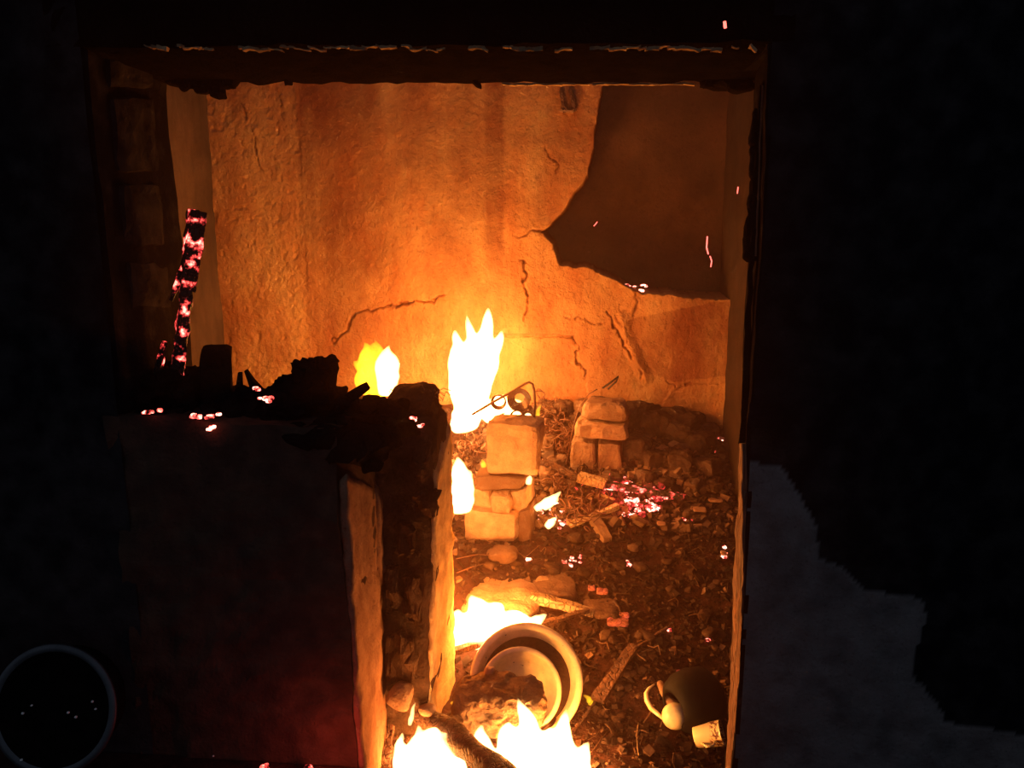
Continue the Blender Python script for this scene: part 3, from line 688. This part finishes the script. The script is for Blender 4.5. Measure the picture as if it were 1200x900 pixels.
for (px, py, w1, h1, lab) in [(724,730,26,11,'larger red-lit pink clay chip on the bare floor'),(726,721,22,5,'thin red-lit pink clay strip behind the larger chip'),(706,693,13,7,'oblong red-lit chip in the middle of the floor'),(693,690,9,6,'small pointed red-lit chip beside the oblong one'),(800,790,16,5,'curved red-lit sliver above the black kettle')]:
    c = fl(px, py, .014); m_ = mpp(c); lump('clay_chip', M_REDLIT, c, (w1*m_, h1*m_*1.5, .018), lab, 'clay chip', n=5, tint=.9, p=6, amp=.004)
ember_patch('ember_bed', [(700,565,10,12,3),(730,572,26,22,4),(752,590,20,14,7),(778,584,8,12,3)], 'dull red coals spread around the brightest embers at right centre', M_DULLRED, .019)
# cracked mud slab in front of the tall stack
c = fl(585,705,.0); lump('mud_slab', M_BRICK, c, (.36,.40,.12), 'cracked tan mud slab on the floor behind the low spreading flame', 'slab', n=14, tint=.85, p=3, amp=.03, freq=6)
c = fl(648,690,.0); lump('mud_slab', M_BRICK, c, (.22,.24,.07), 'dusty brown slab fragment right of the cracked tan slab', 'slab', n=9, tint=.3, p=3, amp=.02, freq=8)
c = fl(637,681,.02); lump('mud_shard', M_BRICK, c, (.07,.06,.03), 'small pale clod lying on the dusty brown slab', 'clay piece', n=5, tint=.7)
c = fl(705,712,.0); lump('mud_slab', M_BRICK, c, (.16,.14,.06), 'round brown clod behind the red-lit pink chips', 'slab', n=7, tint=.22)
floor_stick((622,700),(696,719), 12, 'wooden_stick', M_WOOD, 'thick pale barked branch behind the enamel basins', ups=(.05,.03), n=(16,4,4), th=.9)
floor_stick((520,768),(690,716), 10, 'charred_plank', M_CHARB, 'charred plank burning along its upper edge behind the basins', 'plank', ups=(.10,.05), n=(24,4,4), t1=.6)
floor_stick((700,822),(742,758), 22, 'charred_plank', M_CHARB, 'flat charred board lying diagonally right of the basins', 'plank', ups=(.04,.04), n=(16,3,4), t0=.75, t1=.55, th=.35)
floor_stick((738,764),(782,736), 3, 'wooden_stick', M_CHARB, 'thin pointed splinter at the far end of the diagonal board', ups=(.02,.02))
floor_stick((660,872),(702,818), 4, 'wooden_stick', M_CHARB, 'thin pole running down from the diagonal board to the flames', ups=(.02,.02))
# small rubble clods, mid floor
for k in range(60):
    px, py = random.uniform(560,855), random.uniform(600,880)
    if 540 < px < 690 and py > 690 or (px > 740 and py > 770): continue
    c = fl(px, py, .0); s_ = random.uniform(7,16)*mpp(c)
    lump('small_clod', M_CHIP, c+Vector((0,0,s_*.2)), (s_*1.3, s_, s_*.6), 'small sooty clod lying loose on the ash floor', 'clod', 'small sooty clods on the ash floor', n=4, tint=random.choice([.05,.08,.12,.18,.25]), rot=k)
# thin wires on the floor
def wire(pts, r, name, label, mat=M_WIRE, ups=.01):
    b = MB(); b.add(*tube([fl(a, c_, ups+.015*math.sin(3.14*i/(len(pts)-1))) for i, (a, c_) in enumerate(pts)], r, 5)); o = b.build(name, mat, smooth=True); tag(o, label, 'wire'); return o
wire([(748,848),(746,862),(747,878),(749,892)], .0018, 'short_wire', 'short bent pale wire on the floor left of the kettle', M_WOOD)
wire([(714,856),(705,866),(697,878),(690,886)], .002, 'short_wire', 'curved dark wire beside the big flame front', M_CHARB)
wire([(705,826),(709,831),(715,832)], .0015, 'short_wire', 'tiny curled wire next to the diagonal board', M_WOOD)
wire([(535,655),(560,650),(585,652),(600,640),(615,655),(632,640)], .0022, 'bent_wire', 'long kinked wire at the foot of the tall brick stack')
wire([(535,672),(555,664),(566,661)], .003, 'bent_wire', 'short straight wire left on the floor before the stack')

# ---- enamel basins
def basin(name, cpx, cpy, rpx, Y, tilt, rot, depth, label, lip=.10, zc=None):
    c = at(cpx, cpy, Y); r = rpx*mpp(c)
    view = (CAM-c).normalized()
    nrm = (Matrix.Rotation(rot,3,'Z') @ Vector((0,-math.sin(tilt),math.cos(tilt)))).normalized()
    B = basis(Vector((1,0,0)), nrm); y = nrm.cross(Vector((1,0,0))).normalized(); x = y.cross(nrm)
    M = Matrix((x, y, nrm)).transposed().to_4x4(); M.translation = c
    root = empty(name, c-nrm*depth, label, 'basin')
    prof_o = [(0,-depth),(.62*r,-depth),(.70*r,-depth*.92),(.80*r,-depth*.5),(.88*r,-.10*depth),(.90*r,-.004)]
    prof_i = [(.90*r,.0),(.875*r,-.08*depth),(.79*r,-depth*.46),(.68*r,-depth*.86),(.60*r,-depth*.95),(0,-depth*.95)]
    b = MB(); b.add(*lathe(prof_o, M, 56)); b.add(*lathe(prof_i, M, 56)); b.build('bowl', M_ENAMEL, root, smooth=True)
    b = MB(); b.add(*lathe([(.875*r,-.006),(.89*r,.0),(.96*r,.003),(1.0*r,-.001),(1.01*r,-.006),(.99*r,-.009),(.90*r,-.006),(.875*r,-.006)], M, 56)); b.build('rim', M_ENAMEL, root, smooth=True)
    return root, c, r, M
b1 = basin('enamel_basin', 617, 797, 66, 2.84, math.radians(50), 0.10, .12, 'large cream enamel basin leaning on the floor with a smaller bowl inside')
b2 = basin('enamel_bowl', 610, 808, 48, 2.80, math.radians(55), 0.10, .075, 'smaller cream enamel bowl nested in the large basin')
b = MB(); root_, c_, r_, M_ = b1
b.add(*lathe([(0,-.062),(.3*r_,-.058),(.6*r_,-.06),(.805*r_,-.052),(.80*r_,-.07),(0,-.08)], M_, 40)); b.build('dark_disc', M_PIER, root_)  # dark disc laid across the large basin's interior
# soil heap that half fills them
M_HEAP = earth('heap_soil', (.15,.08,.045), (.27,.15,.085), 18.0, use_tint=False, bump=1.0)
lump('ash_heap', M_HEAP, at(586,826,2.70), (.34,.18,.19), 'brown heap of ash and soil spilling out of the enamel basins', 'ash heap', n=24, tint=.36, p=4, amp=.024, freq=17, seed=4)
lump('mud_shard', M_BRICK, at(574,786,2.76), (.04,.03,.03), 'small pale chip at the left rim of the basins', 'clay piece', n=5, tint=.9)
# ---- kettle: black pot on its side with cream lid and handle
kc = fl(812,822,.10); m_ = mpp(kc)
kt = empty('black_kettle', fl(812,845,0), 'black pot tipped over against the right jamb with cream fittings', 'kettle')
ax = Vector((-.75,-.45,-.1)).normalized(); y = Vector((0,0,1)).cross(ax).normalized(); x = y.cross(ax); M = Matrix((x,y,ax)).transposed().to_4x4(); M.translation = kc
b = MB(); b.add(*lathe([(0,-.095),(.085,-.093),(.105,-.075),(.118,-.02),(.116,.03),(.098,.07),(.075,.088),(.066,.092),(.060,.088),(.09,.06),(.108,.02),(.108,-.03),(.09,-.08),(0,-.085)], M, 40)); b.build('pot_body', M_BLACKPOT, kt, smooth=True)
b = MB(); ll = fl(791,841,.07); R3 = Matrix((x,y,ax)).transposed()
b.add(*hexa(box_map(ll, (.10,.085,.10)), (10,10,10), .0, 5, 2.1)); o = b.build('knob_lid', M_ENAMEL, kt, smooth=True); o['label'] = 'round cream ball-shaped lid'
hc = fl(771,821,.05); b = MB(); pts = [hc+Vector((.055*math.cos(t)-.0, .02*math.sin(t)*0, .07*math.sin(t))) for t in np.linspace(math.pi*.62, math.pi*1.42, 16)]
pts = [fl(767,803,.06), fl(760,807,.06), fl(757,814,.055), fl(758,823,.05), fl(763,831,.045), fl(770,838,.04), fl(778,843,.04)]
b.add(*tube(pts, [.003,.006,.009,.010,.010,.009,.006], 8)); o = b.build('handle', M_ENAMEL, kt, smooth=True); o['label'] = 'curved cream enamel handle'
b = MB(); b.add(*tube([fl(773,802,.07), fl(777,812,.08), fl(784,822,.08), fl(792,828,.08)], [.012,.014,.016,.016], 8)); b.build('spout', M_BRICK, kt, smooth=True)
# ---- mug
mg = empty('enamel_mug', fl(832,872,0), 'cream mug with brown flower print lying by the right jamb', 'mug')
mc = fl(830,862,.05); ax = Vector((.93,-.15,.33)).normalized(); y = Vector((0,0,1)).cross(ax).normalized(); x = y.cross(ax)
M = Matrix((x,y,ax)).transposed().to_4x4(); M.translation = mc
mm, nt, out = mat_new('printed_enamel'); bs = node(nt, 'ShaderNodeBsdfPrincipled', Roughness=.3); g_ = node(nt, 'ShaderNodeNewGeometry')
vo = node(nt, 'ShaderNodeTexNoise', Scale=42.0, Detail=2.0); vo.inputs['Distortion'].default_value = 2.5; nt.links.new(g_.outputs['Position'], vo.inputs['Vector'])
sx = node(nt, 'ShaderNodeSeparateXYZ'); nt.links.new(g_.outputs['Position'], sx.inputs[0])
mr = node(nt, 'ShaderNodeMapRange'); mr.inputs['From Min'].default_value = mc.x-.005; mr.inputs['From Max'].default_value = mc.x+.005; nt.links.new(sx.outputs[0], mr.inputs[0])
k_ = ramp(nt, vo.outputs[0], [(.50, (0,0,0)), (.55, (1,1,1))]); k2 = mix(nt, (0,0,0), k_, mr.outputs[0])
nt.links.new(mix(nt, (.85,.68,.40), (.16,.06,.03), k2), bs.inputs['Base Color']); nt.links.new(bs.outputs[0], out.inputs[0])
b = MB(); b.add(*lathe([(0,-.05),(.036,-.05),(.040,-.044),(.043,.0),(.045,.05),(.047,.052),(.043,.05),(.040,-.04),(0,-.045)], M, 36)); b.build('cup_body', mm, mg, smooth=True)
b = MB(); b.add(*tube([M@Vector((0,-.043,.025)), M@Vector((0,-.066,.02)), M@Vector((0,-.070,-.005)), M@Vector((0,-.045,-.025))], .004, 6)); b.build('handle', M_ENAMEL, mg, smooth=True)

# ---- foreground logs at the threshold
def log(a, b_, Y0, Y1, r, label, mat, n=14, name='charred_log', bow=0.0):
    p, q = at(*a, Y0), at(*b_, Y1); b = MB()
    b.add(*hexa(beam_map(p, q, r*2, r*2, .8, 1.05, bow), (26,6,6), .010, 14, 3.4 if False else None, 5), .3)
    o = b.build(name, mat); tag(o, label, 'log'); return o
b = MB(); p0, p1 = at(478,830,2.72), at(606,915,2.30)
pts = [p0.lerp(p1, t)+Vector((0,0,.012*math.sin(5*t))) for t in np.linspace(0,1,22)]
vs, fs = tube(pts, [ .030+.014*min(1,3*t)+.004*math.sin(17*t) for t in np.linspace(0,1,22)], 14)
vs = [v+noise.noise_vector(v*18)*.010+noise.noise_vector(v*50)*.004 for v in vs]
b.add(vs, fs, .3); o = b.build('burning_log', M_CHARB, smooth=True); tag(o, 'thick charred log slanting out of the doorway between two flames', 'log')
shard((at(488,838,2.74), at(462,888,2.58)), .09, .06, 'log_stump', M_CHARB, 'short wedge of charred wood left of the thick burning log', 'log', n=(8,5,5), amp=.012, t0=.5, t1=1)
shard((at(452,905,2.50), at(458,850,2.6)), .04, .04, 'log_stump', M_CHARB, 'upright charred stub against the broken wall end', 'log', n=(8,5,5), amp=.010, t0=1, t1=.6)
lump('stone', M_BRICK, at(470,815,2.60), (.085,.07,.10), 'grey stone leaning at the foot of the pier', 'stone', n=7, tint=.35, tilt=.5, p=3.5)
lump('mud_lump', M_BRICK, at(500,832,2.62), (.06,.05,.04), 'reddish crumbly clod at the foot of the bright pier side', 'rubble', n=7, tint=.5)

# ---- wire spring frame on the stack
sp = empty('mattress_springs', at(600,496,4.12), 'burnt wire mattress spring frame standing over the tall brick stack', 'bed springs')
def wire_px(pts, Y, r, name): 
    b = MB(); b.add(*tube([at(a, c_, Y) for a, c_ in pts], r, 6)); b.build(name, M_WIRE, sp, smooth=True)
YW = 4.05
wire_px([(553,486),(565,479),(580,470),(600,459),(615,450),(620,448),(624,450),(626,458),(627,475),(625,496)], YW, .007, 'frame_wire')
def coil(px, py, r0, r1, turns, name):
    c = at(px, py, YW+.02); b = MB(); m_ = mpp(c); n = int(turns*18)
    pts = [c+Vector((math.cos(t)*(r0+(r1-r0)*t/(turns*6.283))*m_, .05*t/(turns*6.283), math.sin(t)*(r0+(r1-r0)*t/(turns*6.283))*m_)) for t in [turns*6.283*i/n for i in range(n+1)]]
    b.add(*tube(pts, .0040, 5)); b.build(name, M_WIRE, sp, smooth=True)
coil(608,469,14,6,6,'coil_spring'); coil(606,490,9,7,3,'coil_spring'); coil(584,472,9,7,3,'coil_spring'); coil(618,490,8,4,3,'coil_spring')
def tangle(name, spots, label):
    b = MB()
    for (px, py, n, s) in spots:
        for k in range(n):
            c = fl(px+random.gauss(0,s), py+random.gauss(0,s), .07); r = random.uniform(.02,.05)
            R = Matrix.Rotation(random.uniform(0,6),3,'Z') @ Matrix.Rotation(random.uniform(.3,1.6),3,'X')
            a0 = random.uniform(0,6); L = random.uniform(2,7)
            b.add(*tube([c+R@Vector((r*math.cos(a0+L*i/12), r*math.sin(a0+L*i/12), .02*i/12)) for i in range(13)], .0034, 4))
    o = b.build(name, M_WIRE, smooth=True); tag(o, label, 'wire tangle', kind='stuff'); return o
tangle('wire_tangle', [(650,500,30,12),(660,520,24,10),(640,480,12,10)], 'snarl of burnt coil wires between the tall stack and leaning pile')
tangle('wire_tangle', [(548,508,18,8),(552,530,10,7)], 'tangle of glowing bedspring wire left of the top mud brick')
tangle('wire_tangle', [(650,560,12,8),(690,590,20,14),(670,600,10,10)], 'loose curls of scorched wire around the small white flame')
b = MB(); b.add(*tube([at(a, c_, 4.36) for a, c_ in [(663,545),(668,520),(673,495),(680,475),(690,462),(700,456)]], .003, 5)); o = b.build('bent_rod', M_WIRE, smooth=True); tag(o, 'long thin bent rod leaning on the left of the leaning pile', 'rod')
b = MB(); b.add(*tube([at(a, c_, 4.7) for a, c_ in [(706,455),(716,448),(725,441),(722,447),(712,456)]], .006, 5)); o = b.build('bent_rod', M_CHAR, smooth=True); tag(o, 'short folded strip sticking up from the heap top', 'rod')

# ---- bracket on the back wall, near the top
br = empty('wall_bracket', at(665,120,BACK-.03), 'small two-pronged metal bracket high on the back wall', 'bracket')
for (a, c_, d, e_) in [(657,107,662,132),(668,105,674,130)]:
    b = MB(); b.add(*hexa(beam_map(at(a,c_,BACK-.02), at(d,e_,BACK-.02), .03, .02), (6,2,2), .003, 30), .3); b.build('prong', M_CHARB, br)
b = MB(); b.add(*hexa(beam_map(at(656,130,BACK-.02), at(672,131,BACK-.02), .03, .012), (4,2,2), .002, 30), .9); b.build('cross_bar', M_BRICK, br)

# ---- tub in the dark lower left corner
tc_ = at(62,832,1.98); r = 76*mpp(tc_)
tb = empty('round_tub', (tc_.x, tc_.y, 0), 'round dull metal tub leaning in the dark lower left corner', 'tub')
nrm = Vector((.05,-.96,.28)).normalized(); x = Vector((1,0,0)); y = nrm.cross(x).normalized(); x = y.cross(nrm); M = Matrix((x,y,nrm)).transposed().to_4x4(); M.translation = tc_
b = MB(); b.add(*lathe([(0,-.12),(.78*r,-.12),(.84*r,-.11),(.92*r,0),(.89*r,0),(.80*r,-.10),(0,-.11)], M, 56)); b.build('tub_body', M_SOOT, tb, smooth=True)
b = MB(); b.add(*lathe([(.88*r,.0),(.93*r,.006),(.99*r,.002),(1.0*r,-.004),(.93*r,-.006),(.88*r,0)], M, 56)); b.build('rim', M_DARKMETAL, tb, smooth=True)
b = MB()
for (px, py, Y, s) in [(27,836,1.98,.004),(37,827,1.98,.003),(80,835,1.98,.0035),(89,840,1.98,.004),(108,822,1.98,.0035),(112,831,1.98,.003),(25,891,1.96,.004),(250,886,2.19,.003)]:
    b.add(*hexa(box_map(at(px,py,Y-.03), (s*2,s*2,s*1.5)), (2,2,2), s*.4, 40, 3))
o = b.build('ash_flecks', M_PALE); tag(o, 'pale ash flecks on the tub and wall foot at lower left', 'ash', kind='stuff')
# ---- sparks
for (pts, Y, r, lab) in [([(829,277),(828,290),(830,298)], BACK-.5, .0038, 'long red spark falling in front of the dark wall recess'), ([(832,300),(834,306),(833,313)], BACK-.5, .0032, 'faint red spark just below the longest spark'),
                         ([(849,25),(850,33)], YN-.02, .004, 'lone red spark above the lintel right end'), ([(865,219),(864,227)], BACK-.5, .003, 'tiny pale spark near the top right of the recess'),
                         ([(696,265),(700,260)], BACK-.5, .0025, 'tiny pale spark at the left edge of the recess')]:
    b = MB(); b.add(*tube([at(a, c_, Y) for a, c_ in pts], r, 5)); o = b.build('spark', M_SPARK); tag(o, lab, 'spark')

# ------------------------------------------------------------------ smoke haze that fills the room and drifts out of the opening
M_HAZE, nt_, out_ = mat_new('smoke_haze'); vs_ = node(nt_, 'ShaderNodeVolumeScatter', Density=.026, Anisotropy=.35); vs_.inputs[0].default_value = (1,.55,.45,1)
nt_.links.new(vs_.outputs[0], out_.inputs['Volume'])
b = MB(); b.add(*hexa(tri_map(c8(XL-.01, XR+.02, .0-.3, 3.3, 1.95, BACK+.45)), (1,1,1)), .5)
o = b.build('smoke_haze', M_HAZE); tag(o, 'thin warm smoke haze hanging in the burning room', 'smoke', kind='stuff')

# ------------------------------------------------------------------ flames: volumes of glowing gas with real depth
def flame(name, tongues, mat, label, lights=(), vox=.009, parent=None):
    """tongues: (base px, base py, tip px, tip py, Y, half width px, seed)"""
    b = MB()
    for (bx, by, tx, ty, Y, wpx, sd) in tongues:
        p, q = at(bx, by, Y), at(tx, ty, Y); m_ = mpp(p); r = wpx*m_; n = 16
        pts = []; rr = []
        for i in range(n+1):
            t = i/n; c = p.lerp(q, t)
            wob = Vector((noise.noise(Vector((sd*3.1, t*2.6, 0))), noise.noise(Vector((sd*1.7, t*2.6, 5)))*.7, 0))*r*.9*t
            pts.append(c+wob); rr.append(max(r*1.9*((t+.10)**.42)*((1-t)**.75)*(1+.18*noise.noise(Vector((sd, t*6, 2)))), .0012))
        vs, fs = tube(pts, rr, 14); c0 = p
        vs = [Vector((v.x, c0.y+(v.y-c0.y)*.8, v.z)) for v in vs]
        b.add(vs, fs)
    o = b.build(name, mat, parent, smooth=True)
    md = o.modifiers.new('merge', 'REMESH'); md.mode = 'VOXEL'; md.voxel_size = vox; md.use_smooth_shade = True
    if parent is None: tag(o, label, 'flame')
    for (px, py, Y, pw, r) in lights: fire_or_fill_light(at(px, py, Y), pw, r)
    return o
YM = 4.45
flame('flame', [(548,500,548,385,YM,17,1),(560,470,573,358,YM,14,2),(540,450,534,385,YM,11,3),(566,455,584,385,YM,11,4),(552,460,552,366,YM,9,5),(545,505,540,455,YM-.1,18,6),(565,490,596,462,YM-.02,12,8),(535,470,526,415,YM,7,9),(575,480,610,470,YM-.05,9,10)],
      M_FLAME, 'tallest white-hot flame against the back wall', lights=[(552,420,YM-.12,54,.10),(545,480,YM-.2,16,.08)])
f2 = flame('flame', [(452,464,450,403,2.98,11,11),(459,452,458,406,2.98,10,12)], M_FLAME, 'leaning white and yellow flame on the pier top', lights=[(446,425,3.05,22,.05)])
flame('flame_fringe', [(440,463,422,400,2.96,14,13),(434,460,416,422,2.96,13,14),(446,466,434,400,2.97,11,15),(428,462,420,438,2.96,8,16),(447,466,441,396,2.97,9,17)], M_FLAMEY, None, parent=f2, vox=.006)
flame('flame', [(540,600,536,535,3.58,16,21),(543,598,548,550,3.58,12,22)], M_FLAME, 'teardrop flame between the pier and the tall brick stack', lights=[(545,572,3.50,12,.05)])
flame('flame', [(560,756,560,698,3.12,20,31),(582,752,578,706,3.12,20,32),(605,744,612,716,3.12,15,33),(543,758,538,712,3.12,15,34),(595,750,598,714,3.14,16,36),(620,736,640,720,3.12,8,35),(560,752,550,706,3.14,20,37)],
      M_FLAME, 'low spreading flame behind the enamel basins', lights=[(560,715,3.12,21,.06),(600,720,3.1,12,.05)])
flame('flame', [(600,925,597,846,2.54,24,41),(630,925,615,818,2.56,16,42),(655,925,668,828,2.54,14,43),(572,920,566,850,2.56,16,44),(676,925,684,866,2.52,14,45),(640,925,645,850,2.54,22,46),(616,925,610,850,2.52,26,47),(558,885,551,838,2.66,6,48),(640,925,636,866,2.52,30,49),(660,925,662,868,2.52,24,50)],
      M_FLAME, 'largest flame front spreading over the threshold', lights=[(610,868,2.58,15,.06),(660,870,2.58,10,.05)])
flame('flame', [(500,925,504,850,2.50,22,51),(475,920,468,862,2.50,12,52),(530,925,524,866,2.48,18,53),(488,900,492,846,2.52,8,54),(515,920,516,856,2.50,18,55),(500,925,484,862,2.49,20,56)],
      M_FLAME, 'flame left of the thick log against the broken wall end', lights=[(498,885,2.50,10,.05)])
flame('flame', [(480,850,486,822,2.62,3,57)], M_FLAME, 'thin flame at the upper tip of the charred wedge', vox=.003)
flame('flame', [(466,878,472,858,2.55,4,58)], M_FLAME, 'tiny flame low on the charred wedge by the broken wall end', vox=.003)
flame('flame', [(540,836,544,818,2.86,7,61),(533,835,530,822,2.86,6,62)], M_FLAMEY, 'small yellow flame at the foot of the bright pier side', vox=.004)
flame('flame', [(627,597,661,575,3.95,5,71),(636,595,655,585,3.93,5,72),(640,592,652,579,3.95,5,73)], M_FLAME, 'small white flame right of the tall stack', lights=[(646,580,3.9,3,.03)], vox=.006)
flame('flame', [(640,618,652,606,3.8,5,73)], M_FLAME, 'tiny white flame on the ember bed by the stack', vox=.005)
flame('flame', [(695,826,685,814,2.92,4,74)], M_FLAMEY, 'tiny yellow flame on the diagonal board', vox=.003)
flame('flame', [(628,494,634,472,4.08,3,76)], M_FLAMEY, 'little yellow flame right of the wire springs', vox=.005)
flame('flame', [(567,548,565,538,3.88,3.5,77)], M_FLAMEY, 'tiny flame at the left edge of the top mud brick', vox=.004)
flame('flame', [(619,568,621,556,3.88,4,78)], M_FLAME, 'tiny white flame under the right corner of the top mud brick', vox=.004)
flame('flame', [(600,494,604,482,4.2,12,79),(616,494,620,484,4.2,7,80)], M_FLAME, 'small flame glowing behind the coil springs', vox=.006)
